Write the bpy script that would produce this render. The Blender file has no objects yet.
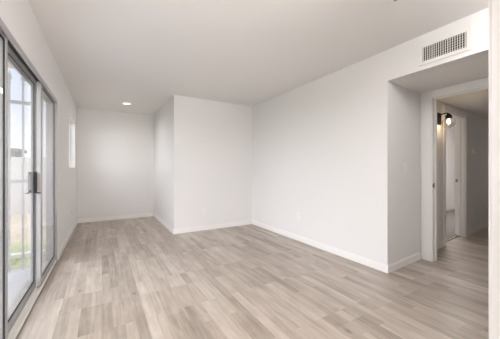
import bpy, bmesh, math, random
from mathutils import Vector, Matrix
random.seed(4)
scene = bpy.context.scene
COL = scene.collection
R = math.radians

# ------------------------------------------------------------------ camera
cd = bpy.data.cameras.new('camera'); cam = bpy.data.objects.new('camera', cd); COL.objects.link(cam)
cd.sensor_width = 36.0; cd.lens = 18.0; cd.clip_start = 0.02
cam.location = (0, 0, 1.13)
cam.rotation_euler = (R(90), 0, -math.atan(148/250))
scene.camera = cam

# ------------------------------------------------------------------ world, sun, lights, exposure
w = bpy.data.worlds.new('sky'); scene.world = w; w.use_nodes = True
nt = w.node_tree; nt.nodes.clear()
wo = nt.nodes.new('ShaderNodeOutputWorld'); bg = nt.nodes.new('ShaderNodeBackground')
tc = nt.nodes.new('ShaderNodeTexCoord'); sx = nt.nodes.new('ShaderNodeSeparateXYZ'); rp = nt.nodes.new('ShaderNodeValToRGB')
rp.color_ramp.elements[0].position = 0.0; rp.color_ramp.elements[0].color = (0.93, 0.95, 1.0, 1)
rp.color_ramp.elements[1].position = 0.6; rp.color_ramp.elements[1].color = (0.50, 0.66, 0.97, 1)
nt.links.new(tc.outputs['Generated'], sx.inputs[0]); nt.links.new(sx.outputs[2], rp.inputs[0])
wm = nt.nodes.new('ShaderNodeMix'); wm.data_type = 'RGBA'; wm.inputs[7].default_value = (0.72, 0.76, 0.82, 1)
nt.links.new(rp.outputs[0], wm.inputs[6]); nt.links.new(wm.outputs[2], bg.inputs[0]); nt.links.new(bg.outputs[0], wo.inputs[0])
# unseen west sky (-X) brightened to light the room, softer sky to the north
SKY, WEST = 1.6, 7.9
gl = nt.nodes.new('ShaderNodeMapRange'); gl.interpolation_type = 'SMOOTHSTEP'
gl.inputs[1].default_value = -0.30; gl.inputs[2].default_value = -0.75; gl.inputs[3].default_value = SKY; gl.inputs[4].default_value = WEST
wf = nt.nodes.new('ShaderNodeMapRange'); wf.inputs[1].default_value = -0.30; wf.inputs[2].default_value = -0.60
nt.links.new(sx.outputs[0], wf.inputs[0]); nt.links.new(wf.outputs[0], wm.inputs[0])
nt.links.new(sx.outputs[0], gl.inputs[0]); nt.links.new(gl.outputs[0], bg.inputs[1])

def sun(energy, rot, angle, color):
    d = bpy.data.lights.new('sun', 'SUN'); d.energy = energy; d.angle = R(angle); d.color = color
    o = bpy.data.objects.new('sun', d); o.rotation_euler = rot; COL.objects.link(o)
def area(name, energy, loc, target, sx_, sy_, color=(1, 1, 1), spread=180):
    d = bpy.data.lights.new(name, 'AREA'); d.shape = 'RECTANGLE'; d.size = sx_; d.size_y = sy_
    d.energy = energy; d.color = color; d.spread = R(spread)
    o = bpy.data.objects.new(name, d); o.location = loc; COL.objects.link(o)
    o.rotation_euler = (Vector(target) - Vector(loc)).to_track_quat('-Z', 'Y').to_euler()
sun(0.6, (R(42), 0, R(15)), 1.0, (1.0, 0.95, 0.88))
area('entry_fill', 22, (2.12, 0.15, 2.40), (3.05, 1.35, 0.8), 0.6, 0.6, (1.0, 0.99, 0.99))  # added area light hidden behind the near wall, lights the recess
area('bounce_fill', 125, (0.35, -1.8, 1.1), (0.35, -1.8, 3.0), 1.2, 1.0, (1.0, 0.99, 1.0))  # added behind the camera, aimed up to brighten the ceiling
area('side_fill_lamp', 11, (0.95, -0.7, 1.7), (-0.5, 2.6, 1.6), 0.6, 0.6, (1.0, 0.99, 0.98), 130)
area('hall_end_fill', 2.6, (8.4, 1.15, 1.3), (5.5, 1.6, 1.1), 0.8, 1.4, (1.0, 0.95, 0.88))  # no window here; added to brighten the far hall wall
area('bedroom_fill', 45, (6.3, 2.6, 2.38), (6.3, 2.6, 0), 1.2, 0.7, (1.0, 0.98, 0.96))  # added out of sight above the doorway to brighten the bedroom wall
pd = bpy.data.lights.new('door_portal', 'AREA'); pd.shape = 'RECTANGLE'; pd.size = 2.78; pd.size_y = 1.94; pd.cycles.is_portal = True
po = bpy.data.objects.new('door_portal', pd); po.location = (-0.64, 2.47, 0.99); COL.objects.link(po)
po.rotation_euler = Vector((1, 0, 0)).to_track_quat('-Z', 'Y').to_euler()

vs = scene.view_settings
vs.view_transform = 'Standard'; vs.look = 'None'; vs.gamma = 1.0; vs.use_curve_mapping = False
vs.exposure = 0.06

# ------------------------------------------------------------------ materials
def srgb(r, g, b):
    f = lambda c: (c/255/12.92) if c/255 <= 0.04045 else ((c/255+0.055)/1.055)**2.4
    return (f(r), f(g), f(b), 1)
def mat(name, color, rough=0.5, metal=0.0, noise=0.0, nscale=8.0, bump=0.0, bscale=60.0, spec=0.5, emit=None):
    m = bpy.data.materials.new(name); m.use_nodes = True
    n = m.node_tree; b = n.nodes['Principled BSDF']
    b.inputs['Base Color'].default_value = color; b.inputs['Roughness'].default_value = rough
    b.inputs['Metallic'].default_value = metal; b.inputs['Specular IOR Level'].default_value = spec
    t = n.nodes.new('ShaderNodeTexCoord')
    if noise:
        nz = n.nodes.new('ShaderNodeTexNoise'); nz.inputs['Scale'].default_value = nscale; nz.inputs['Detail'].default_value = 5
        n.links.new(t.outputs['Object'], nz.inputs['Vector'])
        mx = n.nodes.new('ShaderNodeMix'); mx.data_type = 'RGBA'
        mx.inputs[6].default_value = tuple(c*(1-noise) for c in color[:3]) + (1,)
        mx.inputs[7].default_value = tuple(min(1, c*(1+noise)) for c in color[:3]) + (1,)
        n.links.new(nz.outputs['Fac'], mx.inputs[0]); n.links.new(mx.outputs[2], b.inputs['Base Color'])
    if bump:
        nb = n.nodes.new('ShaderNodeTexNoise'); nb.inputs['Scale'].default_value = bscale; nb.inputs['Detail'].default_value = 3
        n.links.new(t.outputs['Object'], nb.inputs['Vector'])
        bp = n.nodes.new('ShaderNodeBump'); bp.inputs['Strength'].default_value = bump; bp.inputs['Distance'].default_value = 0.01
        n.links.new(nb.outputs['Fac'], bp.inputs['Height']); n.links.new(bp.outputs[0], b.inputs['Normal'])
    if emit:
        b.inputs['Emission Color'].default_value = emit[0]; b.inputs['Emission Strength'].default_value = emit[1]
    return m
def glass_mat(name, ior=1.5, tint=(1, 1, 1, 1), rough=0.0):
    m = bpy.data.materials.new(name); m.use_nodes = True
    n = m.node_tree; n.nodes.clear()
    out = n.nodes.new('ShaderNodeOutputMaterial'); mx = n.nodes.new('ShaderNodeMixShader')
    tr = n.nodes.new('ShaderNodeBsdfTransparent'); gl = n.nodes.new('ShaderNodeBsdfGlossy')
    tr.inputs[0].default_value = tint; gl.inputs['Roughness'].default_value = rough
    ge = n.nodes.new('ShaderNodeNewGeometry'); fr = n.nodes.new('ShaderNodeFresnel'); mr = n.nodes.new('ShaderNodeMapRange')
    mr.inputs[3].default_value = ior; mr.inputs[4].default_value = 1/ior
    n.links.new(ge.outputs['Backfacing'], mr.inputs[0]); n.links.new(mr.outputs[0], fr.inputs[0])
    n.links.new(fr.outputs[0], mx.inputs[0]); n.links.new(tr.outputs[0], mx.inputs[1]); n.links.new(gl.outputs[0], mx.inputs[2])
    n.links.new(mx.outputs[0], out.inputs[0])
    return m
def plank_mat():
    m = bpy.data.materials.new('laminate_planks'); m.use_nodes = True
    n = m.node_tree; L = n.links; b = n.nodes['Principled BSDF']
    t = n.nodes.new('ShaderNodeTexCoord'); s = n.nodes.new('ShaderNodeSeparateXYZ'); c = n.nodes.new('ShaderNodeCombineXYZ')
    L.new(t.outputs['Object'], s.inputs[0]); L.new(s.outputs[1], c.inputs[0]); L.new(s.outputs[0], c.inputs[1])
    def brick(bw, rh, off, freq, mortar, sm=0.1):
        k = n.nodes.new('ShaderNodeTexBrick'); k.inputs['Scale'].default_value = 1
        k.inputs['Brick Width'].default_value = bw; k.inputs['Row Height'].default_value = rh
        k.inputs['Mortar Size'].default_value = mortar; k.inputs['Mortar Smooth'].default_value = sm
        k.inputs['Color1'].default_value = (0, 0, 0, 1); k.inputs['Color2'].default_value = (1, 1, 1, 1)
        k.inputs['Mortar'].default_value = (0.5, 0.5, 0.5, 1)
        k.offset = off; k.offset_frequency = freq; k.squash = 1
        L.new(c.outputs[0], k.inputs['Vector']); return k
    A = brick(1.22, 0.144, 0.37, 3, 0.0010)
    B = brick(0.68, 0.072, 0.41, 3, 0.0)
    # long grain along the plank, shifted per strip
    mp = n.nodes.new('ShaderNodeMapping'); mp.inputs['Scale'].default_value = (2.2, 34, 1)
    ad = n.nodes.new('ShaderNodeVectorMath'); ad.operation = 'MULTIPLY_ADD'; ad.inputs[1].default_value = (7, 3, 5)
    L.new(B.outputs['Color'], ad.inputs[0]); L.new(c.outputs[0], ad.inputs[2]); L.new(ad.outputs[0], mp.inputs[0])
    G = n.nodes.new('ShaderNodeTexNoise'); G.inputs['Scale'].default_value = 1; G.inputs['Detail'].default_value = 6; G.inputs['Roughness'].default_value = 0.6
    L.new(mp.outputs[0], G.inputs['Vector'])
    mp2 = n.nodes.new('ShaderNodeMapping'); mp2.inputs['Scale'].default_value = (4.5, 11, 1); L.new(ad.outputs[0], mp2.inputs[0])
    K = n.nodes.new('ShaderNodeTexNoise'); K.inputs['Scale'].default_value = 1; K.inputs['Detail'].default_value = 3
    L.new(mp2.outputs[0], K.inputs['Vector'])
    def mth(op, a, bb):
        q = n.nodes.new('ShaderNodeMath'); q.operation = op
        for i, v in enumerate((a, bb)):
            if isinstance(v, (int, float)): q.inputs[i].default_value = v
            else: L.new(v, q.inputs[i])
        return q.outputs[0]
    v = mth('ADD', mth('MULTIPLY', A.outputs['Color'], 0.32), mth('MULTIPLY', B.outputs['Color'], 0.36))
    v = mth('ADD', v, mth('MULTIPLY', mth('SUBTRACT', G.outputs['Fac'], 0.5), 0.85))
    v = mth('ADD', v, mth('MULTIPLY', mth('SUBTRACT', K.outputs['Fac'], 0.5), 0.55))
    v = mth('ADD', v, 0.18)
    r = n.nodes.new('ShaderNodeValToRGB'); L.new(v, r.inputs[0])
    e = r.color_ramp.elements
    e[0].position = 0.0; e[0].color = FLOOR[0]; e[1].position = 1.0; e[1].color = FLOOR[2]
    q = e.new(0.5); q.color = FLOOR[1]
    # dark knots
    V = n.nodes.new('ShaderNodeTexVoronoi'); V.inputs['Scale'].default_value = 1; mp3 = n.nodes.new('ShaderNodeMapping'); mp3.inputs['Scale'].default_value = (2.3, 4.2, 1)
    L.new(c.outputs[0], mp3.inputs[0]); L.new(mp3.outputs[0], V.inputs['Vector'])
    kr = n.nodes.new('ShaderNodeValToRGB'); kr.color_ramp.elements[0].position = 0.03; kr.color_ramp.elements[0].color = (0.62, 0.58, 0.54, 1); kr.color_ramp.elements[1].position = 0.10; kr.color_ramp.elements[1].color = (1, 1, 1, 1)
    L.new(V.outputs['Distance'], kr.inputs[0])
    m1 = n.nodes.new('ShaderNodeMix'); m1.data_type = 'RGBA'; m1.blend_type = 'MULTIPLY'; m1.inputs[0].default_value = 1
    L.new(r.outputs[0], m1.inputs[6]); L.new(kr.outputs[0], m1.inputs[7])
    m2 = n.nodes.new('ShaderNodeMix'); m2.data_type = 'RGBA'; m2.inputs[7].default_value = FLOOR[0]
    L.new(mth('MULTIPLY', A.outputs['Fac'], 0.35), m2.inputs[0]); L.new(m1.outputs[2], m2.inputs[6])
    L.new(m2.outputs[2], b.inputs['Base Color'])
    b.inputs['Roughness'].default_value = 0.36; b.inputs['Specular IOR Level'].default_value = 0.55
    bp = n.nodes.new('ShaderNodeBump'); bp.inputs['Strength'].default_value = 0.12; bp.inputs['Distance'].default_value = 0.002
    L.new(G.outputs['Fac'], bp.inputs['Height']); L.new(bp.outputs[0], b.inputs['Normal'])
    return m
def ground_mat():
    m = bpy.data.materials.new('yard_ground'); m.use_nodes = True
    n = m.node_tree; L = n.links; b = n.nodes['Principled BSDF']; b.inputs['Roughness'].default_value = 0.95
    t = n.nodes.new('ShaderNodeTexCoord'); z = n.nodes.new('ShaderNodeTexNoise'); z.inputs['Scale'].default_value = 0.9; z.inputs['Detail'].default_value = 6
    L.new(t.outputs['Object'], z.inputs['Vector'])
    s = n.nodes.new('ShaderNodeSeparateXYZ'); L.new(t.outputs['Object'], s.inputs[0])
    a = n.nodes.new('ShaderNodeMapRange'); a.inputs[1].default_value = 4.5; a.inputs[2].default_value = 7.5; a.inputs[3].default_value = -0.15; a.inputs[4].default_value = 0.4
    L.new(s.outputs[1], a.inputs[0])
    d = n.nodes.new('ShaderNodeMath'); L.new(z.outputs['Fac'], d.inputs[0]); L.new(a.outputs[0], d.inputs[1])
    r = n.nodes.new('ShaderNodeValToRGB'); L.new(d.outputs[0], r.inputs[0])
    e = r.color_ramp.elements; e[0].position = 0.40; e[0].color = srgb(176, 184, 140); e[1].position = 0.66; e[1].color = srgb(226, 206, 180)
    L.new(r.outputs[0], b.inputs['Base Color'])
    return m
FLOOR = (srgb(130, 117, 105), srgb(178, 164, 151), srgb(212, 201, 190))
M = {}
M['wall'] = mat('wall_paint', srgb(236, 233, 231), 0.75, noise=0.008, nscale=2, bump=0.04, bscale=140, spec=0.3)
M['ceiling'] = mat('ceiling_paint', srgb(240, 237, 234), 0.9, noise=0.008, nscale=2, bump=0.05, bscale=120, spec=0.2)
M['trim'] = mat('trim_paint', srgb(244, 241, 238), 0.4, noise=0.006, nscale=4)
M['floor'] = plank_mat()
M['alu'] = mat('brushed_aluminium', srgb(182, 180, 181), 0.38, 0.3, noise=0.05, nscale=30)
M['sill_white'] = mat('pale_sill_metal', srgb(240, 237, 231), 0.45, 0.1, noise=0.05, nscale=20)
M['black_rubber'] = mat('black_rubber', srgb(38, 36, 36), 0.6, noise=0.05, nscale=20)
M['dark_metal'] = mat('dark_handle_metal', srgb(30, 29, 29), 0.5, 0.1, noise=0.05, nscale=20)
M['grey_metal'] = mat('grey_handle_metal', srgb(176, 176, 176), 0.45, 0.1, noise=0.04, nscale=20)
M['glass'] = glass_mat('window_glass')
M['globe'] = glass_mat('clear_globe_glass', 1.6, (.95, .93, .90, 1))
M['plastic'] = mat('white_plastic', srgb(241, 239, 236), 0.35, noise=0.005, nscale=10)
M['slot'] = mat('dark_slot', srgb(60, 58, 56), 0.6, noise=0.04, nscale=40)
M['vent'] = mat('white_enamel', srgb(238, 234, 229), 0.4, noise=0.006, nscale=10)
M['duct'] = mat('dark_duct', srgb(52, 49, 46), 0.8, noise=0.15, nscale=40)
M['black'] = mat('black_iron', srgb(28, 25, 23), 0.45, 0.4, noise=0.08, nscale=40)
M['nickel'] = mat('satin_nickel', srgb(150, 142, 132), 0.35, 0.9, noise=0.05, nscale=40)
M['bulb'] = mat('glowing_bulb', srgb(255, 235, 205), 0.4, emit=((1.0, 0.80, 0.55, 1), 9.0), noise=0.01, nscale=5)
M['lens'] = mat('downlight_lens', srgb(255, 250, 240), 0.4, emit=((1.0, 0.95, 0.86, 1), 3.2), noise=0.01, nscale=5)
M['carpet'] = mat('grey_carpet', srgb(112, 106, 102), 0.95, noise=0.15, nscale=40, bump=0.3, bscale=300)
M['concrete'] = mat('patio_concrete', srgb(196, 198, 202), 0.85, noise=0.08, nscale=3, bump=0.05)
M['curb'] = mat('pale_curb', srgb(226, 222, 214), 0.9, noise=0.05, nscale=6)
M['ground'] = ground_mat()
M['stucco'] = mat('yard_wall_stucco', srgb(214, 209, 203), 0.9, noise=0.03, nscale=3, bump=0.1, bscale=80)
M['soffit'] = mat('patio_soffit_paint', srgb(236, 228, 212), 0.8, noise=0.02, nscale=4)
M['fence'] = mat('grey_painted_iron', srgb(186, 188, 192), 0.5, 0.2, noise=0.04, nscale=30)
M['shed'] = mat('grey_shed_boards', srgb(138, 138, 138), 0.85, noise=0.2, nscale=3)
M['shedroof'] = mat('shed_roofing', srgb(140, 140, 140), 0.9, noise=0.12, nscale=10)
M['sill_tan'] = mat('worn_tan_sill', srgb(140, 124, 106), 0.6, 0.1, noise=0.12, nscale=25)
M['grass'] = mat('grass_blade', srgb(172, 174, 136), 0.9, noise=0.2, nscale=5)

# ------------------------------------------------------------------ mesh helpers
def lwx(y): return -0.457 - 0.0101*(6.385 - y)           # inner face of the left wall
class MB:
    def __init__(s, shear=False): s.bm = bmesh.new(); s.shear = shear
    def box(s, x0, x1, y0, y1, z0, z1, bevel=0.0, seg=2):
        t = bmesh.new()
        vs_ = [t.verts.new((x, y, z)) for z in (z0, z1) for y in (y0, y1) for x in (x0, x1)]
        for f in ((0,2,3,1),(4,5,7,6),(0,1,5,4),(2,6,7,3),(0,4,6,2),(1,3,7,5)): t.faces.new([vs_[i] for i in f])
        if bevel: bmesh.ops.bevel(t, geom=t.edges[:], offset=bevel, segments=seg, affect='EDGES', clamp_overlap=True)
        s._merge(t); return s
    def prism(s, pts, z0, z1):
        t = bmesh.new(); n = len(pts)
        a = [t.verts.new((p[0], p[1], z0)) for p in pts]; b = [t.verts.new((p[0], p[1], z1)) for p in pts]
        t.faces.new(a[::-1]); t.faces.new(b)
        for i in range(n): t.faces.new((a[i], a[(i+1) % n], b[(i+1) % n], b[i]))
        bmesh.ops.recalc_face_normals(t, faces=t.faces[:]); s._merge(t); return s
    def lathe(s, prof, mtx=Matrix(), n=24):
        """prof: (r, h) along local +Z"""
        t = bmesh.new(); rings = []
        for r, h in prof:
            if r < 1e-6: rings.append([t.verts.new((0, 0, h))])
            else: rings.append([t.verts.new((r*math.cos(2*math.pi*i/n), r*math.sin(2*math.pi*i/n), h)) for i in range(n)])
        for A, B in zip(rings, rings[1:]):
            for i in range(n):
                j = (i+1) % n
                vv = [A[i % len(A)], A[j % len(A)], B[j % len(B)], B[i % len(B)]]
                u = []
                for v in vv:
                    if v not in u: u.append(v)
                if len(u) >= 3: t.faces.new(u)
        bmesh.ops.recalc_face_normals(t, faces=t.faces[:])
        for f in t.faces: f.smooth = True
        bmesh.ops.transform(t, matrix=mtx, verts=t.verts[:]); s._merge(t); return s
    def tube(s, pts, r, n=10):
        t = bmesh.new(); P = [Vector(p) for p in pts]; prev = None; rings = []
        for i, p in enumerate(P):
            d = (P[min(i+1, len(P)-1)] - P[max(i-1, 0)]).normalized()
            a = d.cross(Vector((0, 0, 1)) if abs(d.z) < .9 else Vector((1, 0, 0))).normalized()
            if prev is not None:
                a = (prev - d*prev.dot(d)).normalized()
            prev = a; b = d.cross(a)
            rings.append([t.verts.new(p + (a*math.cos(2*math.pi*k/n) + b*math.sin(2*math.pi*k/n))*r) for k in range(n)])
        for A, B in zip(rings, rings[1:]):
            for k in range(n): t.faces.new((A[k], A[(k+1) % n], B[(k+1) % n], B[k]))
        t.faces.new(rings[0][::-1]); t.faces.new(rings[-1])
        bmesh.ops.recalc_face_normals(t, faces=t.faces[:])
        for f in t.faces: f.smooth = len(f.verts) == 4
        s._merge(t); return s
    def _merge(s, t):
        me = bpy.data.meshes.new('tmp'); t.to_mesh(me); t.free(); s.bm.from_mesh(me); bpy.data.meshes.remove(me)
    def build(s, name, m, parent=None):
        if s.shear:
            for v in s.bm.verts: v.co.x += lwx(v.co.y)
        off = parent_world(parent) if parent else Vector((0, 0, 0))
        if parent:
            for v in s.bm.verts: v.co -= off
        me = bpy.data.meshes.new(name); s.bm.to_mesh(me); s.bm.free(); me.materials.append(m)
        o = bpy.data.objects.new(name, me); COL.objects.link(o)
        if parent: o.parent = parent
        return o
def parent_world(o):
    v = Vector((0, 0, 0))
    while o: v += o.location; o = o.parent
    return v
def empty(name, loc=(0, 0, 0)):
    o = bpy.data.objects.new(name, None); o.location = loc; o.empty_display_size = 0.1; COL.objects.link(o); return o
def tag(o, label=None, cat=None, group=None, kind=None):
    if label: o['label'] = label
    if cat: o['category'] = cat
    if group: o['group'] = group
    if kind: o['kind'] = kind
    return o
def struct(o, label, cat): return tag(o, label, cat, None, 'structure')

XR, YB, YC, XC, H, XE = 2.685, 6.388, 4.445, 1.085, 2.44, 3.49
YF = -3.0
def hy(x): return 1.672 + 0.063*(x - 3.6)           # hall wall, slightly out of square

# ------------------------------------------------------------------ room shell
struct(MB().prism([(-0.70, YF-.1), (9.2, YF-.1), (9.2, hy(9.2)+.06), (3.6, hy(3.6)+.06), (2.9, 1.72), (2.8, 6.5), (-0.62, 6.5)], -0.1, 0.0).build('floor', M['floor']),
       'pale grey-brown wood-look plank floor of the empty room', 'floor')
struct(MB().box(-0.75, 2.82, YF-.1, YB+.12, H, H+.1).build('ceiling', M['ceiling']), 'plain off-white ceiling of the main room', 'ceiling')

# left wall with the sliding-door opening (Y 1.06-3.88) and small window (Y 5.09-6.03)
D0, D1, DH = 1.06, 3.88, 1.985
W0, W1, WZ0, WZ1 = 5.09, 6.03, 1.156, 2.05
m = MB(True)
for y0, y1, z0, z1 in ((YF, D0, 0, H), (D0, D1, DH, H), (D1, W0, 0, H), (W0, W1, 0, WZ0), (W0, W1, WZ1, H), (W1, YB+.12, 0, H)):
    m.box(-0.105, 0, y0, y1, z0, z1)
struct(m.build('wall_left', M['wall']), 'white left wall holding the sliding glass door and small window', 'wall')
struct(MB().box(-0.46, XC, YB, YB+.12, 0, H).build('wall_back', M['wall']), 'white back wall of the alcove under the recessed ceiling light', 'wall')
struct(MB().prism([(XC, YC), (XC+.12, YC+.12), (XC+.12, YB+.12), (XC, YB+.12)], 0, H).build('wall_alcove_side', M['wall']), 'white side of the boxed-out corner facing the alcove', 'wall')
struct(MB().prism([(XC, YC), (XR, YC), (XR, YC+.12), (XC+.12, YC+.12)], 0, H).build('wall_middle', M['wall']), 'white front of the boxed-out corner with two outlet plates', 'wall')
m = MB()
m.prism([(XR, 1.586), (XR+.12, 1.595), (XR+.12, YC+.12), (XR, YC+.12)], 0, H)
m.prism([(XR, 0.60), (XR+.12, 0.60), (XR+.12, 1.595), (XR, 1.586)], 2.10, H)
m.box(XR, XR+.12, YF, 0.60, 0, H)
struct(m.build('wall_right', M['wall']), 'long white right wall with the air vent above the hall opening', 'wall')
struct(MB().box(-0.6, XR+.1, YF-.12, YF, 0, H).build('wall_front', M['wall']), 'white wall behind the viewpoint', 'wall')
# near wall end at the right edge; unseen jog added to shade its face
m = MB().prism([(1.41, 0.40), (1.72, 0.40), (1.72, YF), (1.62, YF), (1.62, -0.10), (1.12, -0.10), (1.12, 0.10), (1.54, 0.18)], 0, H)
bmesh.ops.bevel(m.bm, geom=[e for e in m.bm.edges if abs(e.verts[0].co.z-e.verts[1].co.z) > 1], offset=0.012, segments=3, affect='EDGES')
struct(m.build('wall_near', M['wall']), 'white corner of wall at the far right edge of the view', 'wall')
# recess
struct(MB().prism([(XR+.12, 1.595), (XE+.11, 1.64), (XE+.11, 1.70), (XR+.12, 1.70)], 0, 2.10).build('wall_recess_left', M['wall']), 'white left side of the hall recess with a light switch', 'wall')
struct(MB().box(XR+.12, XE, 0.50, 0.60, 0, 2.10).build('wall_recess_right', M['wall']), 'white right side of the hall recess', 'wall')
struct(MB().prism([(XR+.12, 0.50), (XE+.11, 0.50), (XE+.11, 1.70), (XR+.12, 1.70)], 2.10, 2.2).build('ceiling_recess', M['ceiling']), 'low flat ceiling of the recess below the air vent', 'ceiling')
DO0, DO1, DOH = 0.74, 1.494, 2.005
m = MB()
m.box(XE, XE+.11, DO1+.02, 1.64, 0, 2.10); m.box(XE, XE+.11, 0.50, DO0-.02, 0, 2.10); m.box(XE, XE+.11, DO0-.02, DO1+.02, DOH+.02, 2.10)
struct(m.build('wall_recess_end', M['wall']), 'white wall around the doorway at the end of the recess', 'wall')
# hall
HX0, HX1 = 4.38, 5.235
m = MB(); T = 0.13
m.prism([(XE+.11, hy(XE+.11)), (HX0, hy(HX0)), (HX0, hy(HX0)+T), (XE+.11, hy(XE+.11)+T)], 0, 2.52)
m.prism([(HX0, hy(HX0)), (HX1, hy(HX1)), (HX1, hy(HX1)+T), (HX0, hy(HX0)+T)], 2.01, 2.52)
m.prism([(HX1, hy(HX1)), (9.2, hy(9.2)), (9.2, hy(9.2)+T), (HX1, hy(HX1)+T)], 0, 2.52)
struct(m.build('wall_hall_left', M['wall']), 'dim grey-lit hall wall with wall lamp and thermostat', 'wall')
struct(MB().box(XE+.11, 8.7, 0.45, 0.57, 0, 2.12).build('wall_hall_right', M['wall']), 'right wall of the hall hidden by the partition', 'wall')
struct(MB().box(8.6, 8.7, 0.57, hy(8.6), 0, 2.12).build('wall_hall_end', M['wall']), 'far end wall of the hall', 'wall')
struct(MB().prism([(XE+.11, .45), (8.7, .45), (8.7, hy(8.7)+.02), (XE+.11, hy(XE+.11)+.02)], 2.12, 2.2).build('ceiling_hall', M['ceiling']), 'low ceiling of the dim hall', 'ceiling')
# bedroom beyond the hall doorway
BY = 3.15
struct(MB().prism([(3.6, hy(3.6)+.10), (9.2, hy(9.2)+.10), (9.2, BY+.1), (3.6, BY+.1)], -0.08, 0.006).build('floor_bedroom', M['carpet']), 'grey carpet seen through the hall doorway', 'floor')
struct(MB().box(3.6, 9.2, BY, BY+.1, 0, H).build('wall_bedroom', M['wall']), 'bright white bedroom wall seen through the hall doorway', 'wall')
struct(MB().box(3.6, 3.7, 1.80, BY, 0, H).build('wall_bedroom_left', M['wall']), 'left wall of the bedroom', 'wall')
struct(MB().box(9.1, 9.2, 2.05, BY, 0, H).build('wall_bedroom_right', M['wall']), 'right wall of the bedroom', 'wall')
struct(MB().prism([(3.6, 1.80), (9.2, 2.13), (9.2, BY+.1), (3.6, BY+.1)], H, H+.08).build('ceiling_bedroom', M['ceiling']), 'ceiling of the bedroom', 'ceiling')

# baseboards
BH, BT = 0.085, 0.013
def base(name, p0, p1, nrm, label):
    (x0, y0), (x1, y1) = p0, p1; nx, ny = nrm[0]*BT, nrm[1]*BT; k = 0.55
    m = MB(); m.prism([(x0, y0), (x1, y1), (x1+nx, y1+ny), (x0+nx, y0+ny)], 0, BH-.012)
    m.prism([(x0, y0), (x1, y1), (x1+nx*k, y1+ny*k), (x0+nx*k, y0+ny*k)], BH-.012, BH)
    return struct(m.build(name, M['trim']), label, 'baseboard')
base('baseboard_left', (lwx(D1+.02), D1+.02), (lwx(YB), YB), (1, 0), 'white baseboard along the left wall past the sliding door')
base('baseboard_left_near', (lwx(YF), YF), (lwx(D0), D0), (1, 0), 'white baseboard along the left wall before the sliding door')
base('baseboard_back', (lwx(YB)+BT, YB), (XC-BT, YB), (0, -1), 'white baseboard under the alcove back wall')
base('baseboard_alcove_side', (XC, YC-BT), (XC, YB-BT), (-1, 0), 'white baseboard along the alcove side of the boxed-out corner')
base('baseboard_middle', (XC, YC), (XR-BT, YC), (0, -1), 'white baseboard under the two outlet plates')
base('baseboard_right', (XR, 1.586-BT), (XR, YC), (-1, 0), 'long white baseboard along the right wall')
base('baseboard_recess', (XR, 1.586), (XE-.016, 1.632), (0, -1), 'short white baseboard in the recess below the light switch')
base('baseboard_hall', (XE+.13, hy(XE+.13)), (HX0-.07, hy(HX0-.07)), (0.06, -1), 'short hall baseboard below the wall lamp')
base('baseboard_hall_far', (HX1+.07, hy(HX1+.07)), (8.59, hy(8.59)), (0.06, -1), 'hall baseboard below the thermostat')
base('baseboard_bedroom', (3.71, BY), (9.09, BY), (0, -1), 'white baseboard of the bedroom wall')

# ------------------------------------------------------------------ sliding glass door in the left wall
d1 = struct(empty('door_1', (lwx(2.5), 2.5, 0)), 'three-panel aluminium sliding glass door in the left wall', 'sliding door')
m = MB(True)
m.box(-0.100, 0.006, D0, D1, 1.968, 1.99, .002, 1)                  # head plate
m.box(-0.006, 0.008, D0, D1, 1.945, 1.99, .002, 1)                  # head lip towards the room
m.box(-0.0445, -0.0385, D0, D1, 1.945, 1.97); m.box(-0.100, -0.085, D0, D1, 1.93, 1.97)
m.box(-0.100, 0.006, D1-.024, D1, 0, 1.97, .002, 1); m.box(-0.100, 0.006, D0, D0+.024, 0, 1.97, .002, 1)
m.build('door_frame', M['alu'], d1)
m = MB(True); m.box(-0.100, 0.006, D0, D1, 0, 0.014, .003, 2)
for u in (-0.098, -0.086, -0.044, -0.006): m.box(u, u+.005, D0, D1, 0.014, 0.026)
m.build('sill_track', M['sill_white'], d1)
MB(True).box(0.002, 0.012, D0, D1+.01, 0, 0.010, .004, 2).build('threshold_strip', M['sill_tan'], d1)
MB(True).box(-0.0385, -0.007, D0, D1, 1.962, 1.967).build('head_shade_strip', M['black_rubber'], d1)  # black strip stands in for shade up inside the head track
def panel(y0, y1, u0, u1, swa, swb, e=.006, name='sliding_panel'):
    st = MB(True); z0, z1 = 0.022, 1.962
    st.box(u0, u1, y0, y0+swa, z0, z1, .003, 2); st.box(u0, u1, y1-swb, y1, z0, z1, .003, 2)
    st.box(u0+.002, u1-.002, y0+swa, y1-swb, z0, z0+.062, .003, 2); st.box(u0+.002, u1-.002, y0+swa, y1-swb, z1-.032, z1, .003, 2)
    p = st.build(name, M['alu'], d1)
    a, b, c, d = y0+swa, y1-swb, z0+.062, z1-.032; um = (u0+u1)/2
    g = MB(True); ug = u1-.010; ub, uf = u1-.013, u1-.004
    g.box(ub, uf, a, a+e, c, d); g.box(ub, uf, b-e, b, c, d); g.box(ub, uf, a+e, b-e, c, c+e); g.box(ub, uf, a+e, b-e, d-e, d)
    gk = g.build('gasket', M['black_rubber'], p)
    MB(True).box(ug-.0025, ug+.0025, a+e*.5, b-e*.5, c+e*.5, d-e*.5).build('glass_pane', M['glass'], p)
    return p
pn = panel(D0+.024, 2.124, -0.038, -0.008, .05, .036, .009)
pm = panel(2.075, 3.095, -0.080, -0.048, .05, .055)
pf = panel(3.045, D1-.024, -0.038, -0.008, .058, .042)
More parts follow.
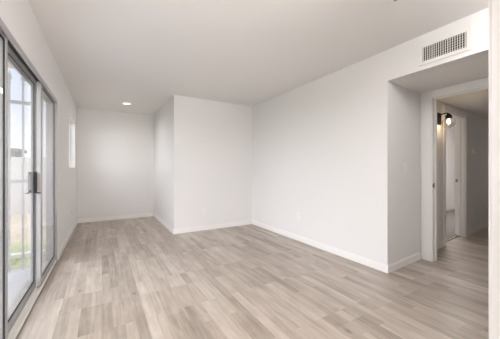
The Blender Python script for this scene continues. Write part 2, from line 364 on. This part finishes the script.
# handles
hz = 1.012
m = MB(True); m.box(-0.049, -0.045, 3.03, 3.044, hz-.10, hz+.098); m.box(-0.046, -0.034, 3.02, 3.04, hz+.06, hz+.085); m.box(-0.046, -0.034, 3.02, 3.04, hz-.09, hz-.065); m.box(-0.043, -0.030, 2.990, 3.028, hz-.098, hz+.096, .003, 3)
hd = m.build('door_handle', M['dark_metal'], pm); hd['label'] = 'dark grey inside pull handle'
MB(True).box(-0.040, 0.0, 3.003, 3.023, hz-.104, hz-.095, .003, 2).build('latch_lever', M['dark_metal'], pm)
m = MB(True); m.box(-0.086, -0.079, 3.048, 3.08, hz-.10, hz+.098, .002, 2); m.box(-0.091, -0.084, 2.998, 3.016, hz-.098, hz+.096, .003, 3)
m.box(-0.090, -0.084, 3.010, 3.055, hz+.075, hz+.094); m.box(-0.090, -0.084, 3.010, 3.055, hz-.096, hz-.077)
m.box(-0.108, -0.086, 2.995, 3.015, hz-.104, hz-.095, .003, 2)
hd = m.build('door_handle', M['grey_metal'], pm); hd['label'] = 'light grey outside pull handle'

# small window in the left wall
wn = struct(empty('window_1', (lwx(5.5), 5.5, WZ0)), 'small deep-set window near the far end of the left wall', 'window')
m = MB(True); u0, u1, f = -0.105, -0.085, .03
m.box(u0, u1, W0, W0+f, WZ0, WZ1); m.box(u0, u1, W1-f, W1, WZ0, WZ1); m.box(u0, u1, W0+f, W1-f, WZ0, WZ0+f); m.box(u0, u1, W0+f, W1-f, WZ1-f, WZ1)
m.build('window_frame', M['trim'], wn)
MB(True).box(-0.098, -0.093, W0+f, W1-f, WZ0+f, WZ1-f).build('glass_pane', M['glass'], wn)
MB(True).box(-0.085, 0.004, W0, W1, WZ0, WZ0+.006, .002, 1).build('window_sill', M['trim'], wn)

# doorway at the end of the recess
d2 = struct(empty('door_2', (XE, 1.12, 0)), 'open white-cased doorway from the recess into the hall', 'doorway')
def casing(m, y0, y1, z0, z1, x1=XE):
    m.box(x1-.016, x1, y0, y1, z0, z1, .003, 2)
m = MB(); casing(m, DO1-.004, 1.618, 0, 2.098); casing(m, DO0-.115, DO0+.004, 0, 2.098); casing(m, DO0+.004, DO1-.004, DOH-.004, 2.098)
m.box(XE-.021, XE-.012, DO1+.004, DO1+.022, 0, DOH-.004, .003, 2); m.box(XE-.021, XE-.012, DO0-.02, DO0-.004, 0, DOH-.004, .003, 2)
m.box(XE-.021, XE-.012, DO0-.02, DO1+.022, DOH+.004, DOH+.022, .003, 2)
m.build('casing', M['trim'], d2)
m = MB(); m.box(XE, XE+.11, DO1, DO1+.02, 0, DOH); m.box(XE, XE+.11, DO0-.02, DO0, 0, DOH); m.box(XE, XE+.11, DO0, DO1, DOH, DOH+.02)
m.box(XE+.045, XE+.075, DO1-.011, DO1, 0, DOH); m.box(XE+.045, XE+.075, DO0, DO0+.011, 0, DOH); m.box(XE+.045, XE+.075, DO0+.011, DO1-.011, DOH-.011, DOH)
m.build('jamb', M['trim'], d2)
sp = MB().box(XE+.012, XE+.040, DO1-.003, DO1, 0.90, 0.965, .0012, 1).box(XE-.018, XE+.012, DO1-.007, DO1-.002, 0.912, 0.952, .002, 2).build('strike_plate', M['nickel'], d2)
sp['label'] = 'grey metal strike plate'

# doorway from the hall into the bedroom
d3 = struct(empty('door_3', ((HX0+HX1)/2, hy(4.8), 0)), 'white-cased doorway from the hall into the bright bedroom', 'doorway')
m = MB(); t2 = .016; cw = .065
def hseg(m, xa, xb, o0, o1, z0, z1):
    m.prism([(xa, hy(xa)+o0), (xb, hy(xb)+o0), (xb, hy(xb)+o1), (xa, hy(xa)+o1)], z0, z1)
hseg(m, HX0-cw, HX0+.004, -t2, 0, 0, 2.075); hseg(m, HX1-.004, HX1+cw, -t2, 0, 0, 2.075); hseg(m, HX0+.004, HX1-.004, -t2, 0, 2.006, 2.075)
hseg(m, HX1+.012, HX1+.03, -t2-.005, -t2, 0, 2.03)
m.build('casing', M['trim'], d3)
m = MB(); hseg(m, HX0, HX0+.02, 0, T, 0, 2.01); hseg(m, HX1-.02, HX1, 0, T, 0, 2.01); hseg(m, HX0+.02, HX1-.02, 0, T, 1.99, 2.01)
hseg(m, HX1-.031, HX1-.02, .05, .08, 0, 1.99); hseg(m, HX0+.02, HX0+.031, .05, .08, 0, 1.99)
m.build('jamb', M['trim'], d3)
m = MB(); hseg(m, HX1-.0225, HX1-.02, .088, .118, 0.915, 0.965)
sp = m.build('strike_plate', M['nickel'], d3); sp['label'] = 'grey metal strike plate'
m = MB(); hseg(m, HX0+.02, HX1-.02, .06, .09, 0, .012); m.build('threshold_strip', M['nickel'], d3)

# ------------------------------------------------------------------ things on the walls and ceiling
# air vent
YV0, YV1, ZV0, ZV1 = 0.896, 1.235, 2.178, 2.310
v = tag(empty('air_vent', (XR, (YV0+YV1)/2, (ZV0+ZV1)/2)), 'white metal air vent with upright louvers above the hall opening', 'air vent')
m = MB(); bw = .036; x0, x1 = XR-.010, XR
m.box(x0, x1, YV0-bw, YV0, ZV0-bw, ZV1+bw, .003, 2); m.box(x0, x1, YV1, YV1+bw, ZV0-bw, ZV1+bw, .003, 2)
m.box(x0, x1, YV0, YV1, ZV0-bw, ZV0, .003, 2); m.box(x0, x1, YV0, YV1, ZV1, ZV1+bw, .003, 2)
m.build('frame', M['vent'], v)
MB().box(XR-.0015, XR, YV0, YV1, ZV0, ZV1).build('duct_opening', M['duct'], v)['label'] = 'dark opening behind the louvers'
m = MB()
for k in range(6):
    z = ZV0 + (k+.5)*(ZV1-ZV0)/6; m.box(XR-.005, XR-.002, YV0, YV1, z-.0018, z+.0018)
m.build('rear_blades', M['grey_metal'], v)
m = MB(); N = 19
for k in range(N):
    y = YV0 + (k+.5)*(YV1-YV0)/N; a = 0.0025 if k % 7 else 0.004
    m.prism([(XR-.014, y-.0050), (XR-.014, y+.0005), (XR-.004, y+.0060-a), (XR-.004, y+.0005-a)], ZV0, ZV1)
m.build('louvers', M['vent'], v)

def outlet(name, loc, rz, label, blank=False, group='wall outlet plates'):
    """plate on a wall; local -Y faces the room"""
    o = tag(empty(name, loc), label, 'outlet', group); o.rotation_euler = (0, 0, rz)
    keep = Vector(o.location); o.location = (0, 0, 0)
    MB().box(-.035, .035, -.006, 0, -.057, .057, .0025, 2).build('cover_plate', M['wall' if blank else 'plastic'], o)
    if not blank:
        for s in (-1, 1):
            q = MB().box(-.0165, .0165, -.0085, -.006, s*.0195-.0135, s*.0195+.0135, .0025, 2).build('socket', M['plastic'], o)
            MB().box(-.0075, -.0055, -.009, -.0084, s*.0195-.004, s*.0195+.005).box(.0055, .0075, -.009, -.0084, s*.0195-.004, s*.0195+.004).build('slot', M['slot'], q)
        MB().lathe([(0, .0015), (.003, .001), (.003, 0)], Matrix.Translation((0, -.006, 0)) @ Matrix.Rotation(R(90), 4, 'X'), 12).build('screw', M['nickel'], o)
    else:
        for s in (-1, 1):
            MB().lathe([(0, .0015), (.003, .001), (.003, 0)], Matrix.Translation((0, -.006, s*.03)) @ Matrix.Rotation(R(90), 4, 'X'), 12).build('screw', M['plastic'], o)
    o.location = keep; return o
outlet('wall_outlet', (1.634, YC, 0.352), 0, 'white double outlet left of centre on the boxed-out corner front')
outlet('wall_outlet', (2.108, YC, 0.335), 0, 'wall-coloured blank cover plate right of the outlet on the boxed-out corner front', True)
outlet('wall_outlet', (XC, 5.84, 0.352), R(-90), 'white double outlet on the alcove side of the boxed-out corner')
outlet('wall_outlet', (XR, 3.02, 0.39), R(-90), 'white double outlet low on the long right wall')
outlet('wall_outlet', (lwx(5.40), 5.40, 0.365), R(90), 'white double outlet low on the left wall below the small window')
outlet('wall_outlet', (6.24, hy(6.24), 0.40), 0, 'white double outlet low on the dim hall wall under the thermostat')

def switch(loc, rz, label):
    o = tag(empty('light_switch', loc), label, 'light switch', 'light switches'); o.rotation_euler = (0, 0, rz)
    keep = Vector(o.location); o.location = (0, 0, 0)
    MB().box(-.035, .035, -.006, 0, -.057, .057, .0025, 2).build('cover_plate', M['plastic'], o)
    MB().box(-.0165, .0165, -.009, -.006, -.033, .033, .002, 2).build('rocker', M['plastic'], o)
    o.location = keep
switch((3.06, 1.586+.0555*(3.06-XR)+.0035, 1.148), R(3), 'white light switch on the left side of the hall recess')
switch((XC, 4.667, 1.16), R(-90), 'white light switch near the vertical edge of the boxed-out corner')

# thermostat
th = tag(empty('thermostat', (5.66, hy(5.66), 1.46)), 'small white thermostat on the dim hall wall', 'thermostat')
y = hy(5.66)
MB().box(5.60, 5.72, y-.012, y+.003, 1.41, 1.505, .004, 2).build('wall_plate', M['plastic'], th)
MB().box(5.61, 5.71, y-.032, y-.012, 1.42, 1.495, .006, 3).build('housing', M['plastic'], th)
MB().box(5.635, 5.685, y-.033, y-.031, 1.452, 1.482).build('display', M['grey_metal'], th)['label'] = 'grey display'

# wall lamp
SX, SZ = 4.13, 1.85; sy = hy(SX)
s = tag(empty('wall_lamp', (SX, sy, SZ)), 'lit black wall lamp with a clear glass globe in the hall', 'wall lamp')
MB().box(SX-.055, SX+.055, sy-.022, sy+.004, SZ-.085, SZ+.085, .006, 2).build('backplate', M['black'], s)
gy = sy-.128
MB().tube([(SX, sy-.02, SZ+.05), (SX, sy-.05, SZ+.06), (SX, sy-.09, SZ+.066), (SX, gy+.01, SZ+.06), (SX, gy, SZ+.04)], .008).build('arm', M['black'], s)
MB().lathe([(0, .055), (.014, .055), (.02, .045), (.034, .03), (.04, .0), (.04, -.012), (.0, -.012)], Matrix.Translation((SX, gy, SZ+.0))).build('lamp_holder', M['black'], s)
gr = .078; prof = [(gr*math.sin(a), gr*math.cos(a)) for a in [R(28+152*i/16) for i in range(17)]]; prof[-1] = (0, -gr)
inn = [((gr-.003)*math.sin(a), (gr-.003)*math.cos(a)) for a in [R(180-152*i/16) for i in range(17)]]; inn[0] = (0, -gr+.003)
gcz = SZ-.012-.062
MB().lathe(prof, Matrix.Translation((SX, gy, gcz)), 32).build('globe_shade', M['globe'], s)['label'] = 'clear glass globe'
bl = MB().lathe([(.012, .04), (.012, .025), (.018, .008), (.021, -.006), (.015, -.020), (0, -.026)], Matrix.Translation((SX, gy, gcz+.012)), 20).build('light_bulb', M['bulb'], s)
bl['label'] = 'glowing warm bulb'
pd = bpy.data.lights.new('wall_lamp_light', 'POINT'); pd.energy = 1.2; pd.color = (1.0, .76, .5); pd.shadow_soft_size = .03
po = bpy.data.objects.new('wall_lamp_light', pd); po.location = Vector((SX, gy, gcz-.035)) - s.location; COL.objects.link(po); po.parent = s

# recessed ceiling light
dl = tag(empty('ceiling_light', (0.42, 5.52, H)), 'round recessed ceiling light glowing over the alcove', 'ceiling light')
MB().lathe([(.062, -.002), (.066, -.007), (.085, -.006), (.09, 0), (.062, 0), (.062, -.002)], Matrix.Translation(dl.location), 40).build('trim_ring', M['trim'], dl)
MB().lathe([(0, -.005), (.05, -.0045), (.062, -.002), (.062, 0), (0, 0)], Matrix.Translation(dl.location), 40).build('lens', M['lens'], dl)['label'] = 'glowing lens'
pd = bpy.data.lights.new('ceiling_light_lamp', 'SPOT'); pd.energy = 17; pd.color = (1.0, .95, .88); pd.spot_size = R(172); pd.spot_blend = 1.0; pd.shadow_soft_size = .05
po = bpy.data.objects.new('ceiling_light_lamp', pd); po.location = (0, 0, -.02); COL.objects.link(po); po.parent = dl
cp = MB().lathe([(0, -.012), (.010, -.011), (.014, -.004), (.015, 0), (0, 0)], Matrix.Translation((1.945, 1.085, H)), 16).build('ceiling_hook', M['grey_metal'])
tag(cp, 'tiny grey hook plate on the ceiling at the top edge', 'ceiling hook')

# ------------------------------------------------------------------ outside
G0 = -0.10
struct(MB().prism([(-40, -20), (-3.2, -20), (-3.2, 4.12), (20, 4.12), (20, 60), (-40, 60)], G0-.3, G0-.005).build('ground', M['ground']), 'sunlit yard of patchy grass and tan dirt outside', 'ground')
struct(MB().box(-3.2, -0.70, -3.2, 4.12, G0-.3, G0).build('patio_slab', M['concrete']), 'grey concrete patio slab outside the sliding door', 'patio')
struct(MB().box(-2.0, -0.57, -3.2, 3.98, 2.325, 2.50).build('ceiling_patio', M['soffit']), 'cream painted patio ceiling outside the sliding door', 'ceiling')
struct(MB().box(-4.5, -0.66, 4.62, 4.74, G0-.2, G0+.05, .01, 2).build('curb', M['curb']), 'pale concrete curb between patio and yard', 'curb')
m = MB()
m.box(-14, 3, 9.15, 9.35, G0-.2, 1.42); m.box(-14, 3, 9.13, 9.37, 1.42, 1.47)
struct(m.build('wall_yard', M['stucco']), 'long pale block wall closing the yard', 'wall')
# iron fence across the end of the patio
FY = 4.05
fe = tag(empty('iron_fence', (-1.6, FY, G0)), 'grey iron fence with spear-topped pickets outside the sliding door', 'fence')
for z in (0.985, 1.945):
    MB().box(-3.1, -0.64, FY-.016, FY+.016, z-.02, z+.02, .003, 1).build('rail', M['fence'], fe)
xs = [-0.705 - .126*k for k in range(18)]
for x in xs:
    p = MB().box(x-.009, x+.009, FY-.009, FY+.009, G0, 2.16).build('picket', M['fence'], fe)
    MB().lathe([(.012, 0), (.020, .012), (.012, .024), (.010, .04), (.026, .07), (.016, .11), (0, .17)], Matrix.Translation((x, FY, 2.16)), 8).build('spear_finial', M['fence'], p)
for x in (-0.662, -3.06):
    MB().box(x-.022, x+.022, FY-.022, FY+.022, G0, 2.2, .004, 1).build('end_post', M['fence'], fe)
# neighbour's shed beyond the wall
sh = tag(empty('shed', (-8.9, 40, G0)), 'grey shed showing above the pale yard wall', 'shed')
MB().box(-11.6, -8.6, 38.5, 42, G0, 3.2).build('shed_walls', M['shed'], sh)
MB().prism([(-11.9, 38.2), (-8.3, 38.2), (-8.3, 42.3), (-11.9, 42.3)], 3.2, 3.55).build('shed_roof', M['shedroof'], sh)
# grass tufts just past the patio
m = MB()
for i in range(420):
    x, y = random.uniform(-3.4, -0.7), random.uniform(4.2, 4.6) if random.random() < .6 else random.uniform(4.8, 6.2)
    a = random.uniform(0, 6.28); h_ = random.uniform(.03, .08); dx, dy = .006*math.cos(a), .006*math.sin(a)
    lx, ly = random.uniform(-.03, .03), random.uniform(-.03, .03)
    t = bmesh.new(); q = [t.verts.new(p) for p in ((x-dx, y-dy, G0-.006), (x+dx, y+dy, G0-.006), (x-dy*.5, y+dx*.5, G0-.006), (x+lx, y+ly, G0+h_))]
    for f in ((0, 1, 3), (1, 2, 3), (2, 0, 3)): t.faces.new([q[i_] for i_ in f])
    for f in t.faces: m.bm.faces.new([m.bm.verts.new(vv.co) for vv in f.verts])
    t.free()
tag(m.build('grass', M['grass']), 'short green grass at the edge of the patio', 'grass', None, 'stuff')
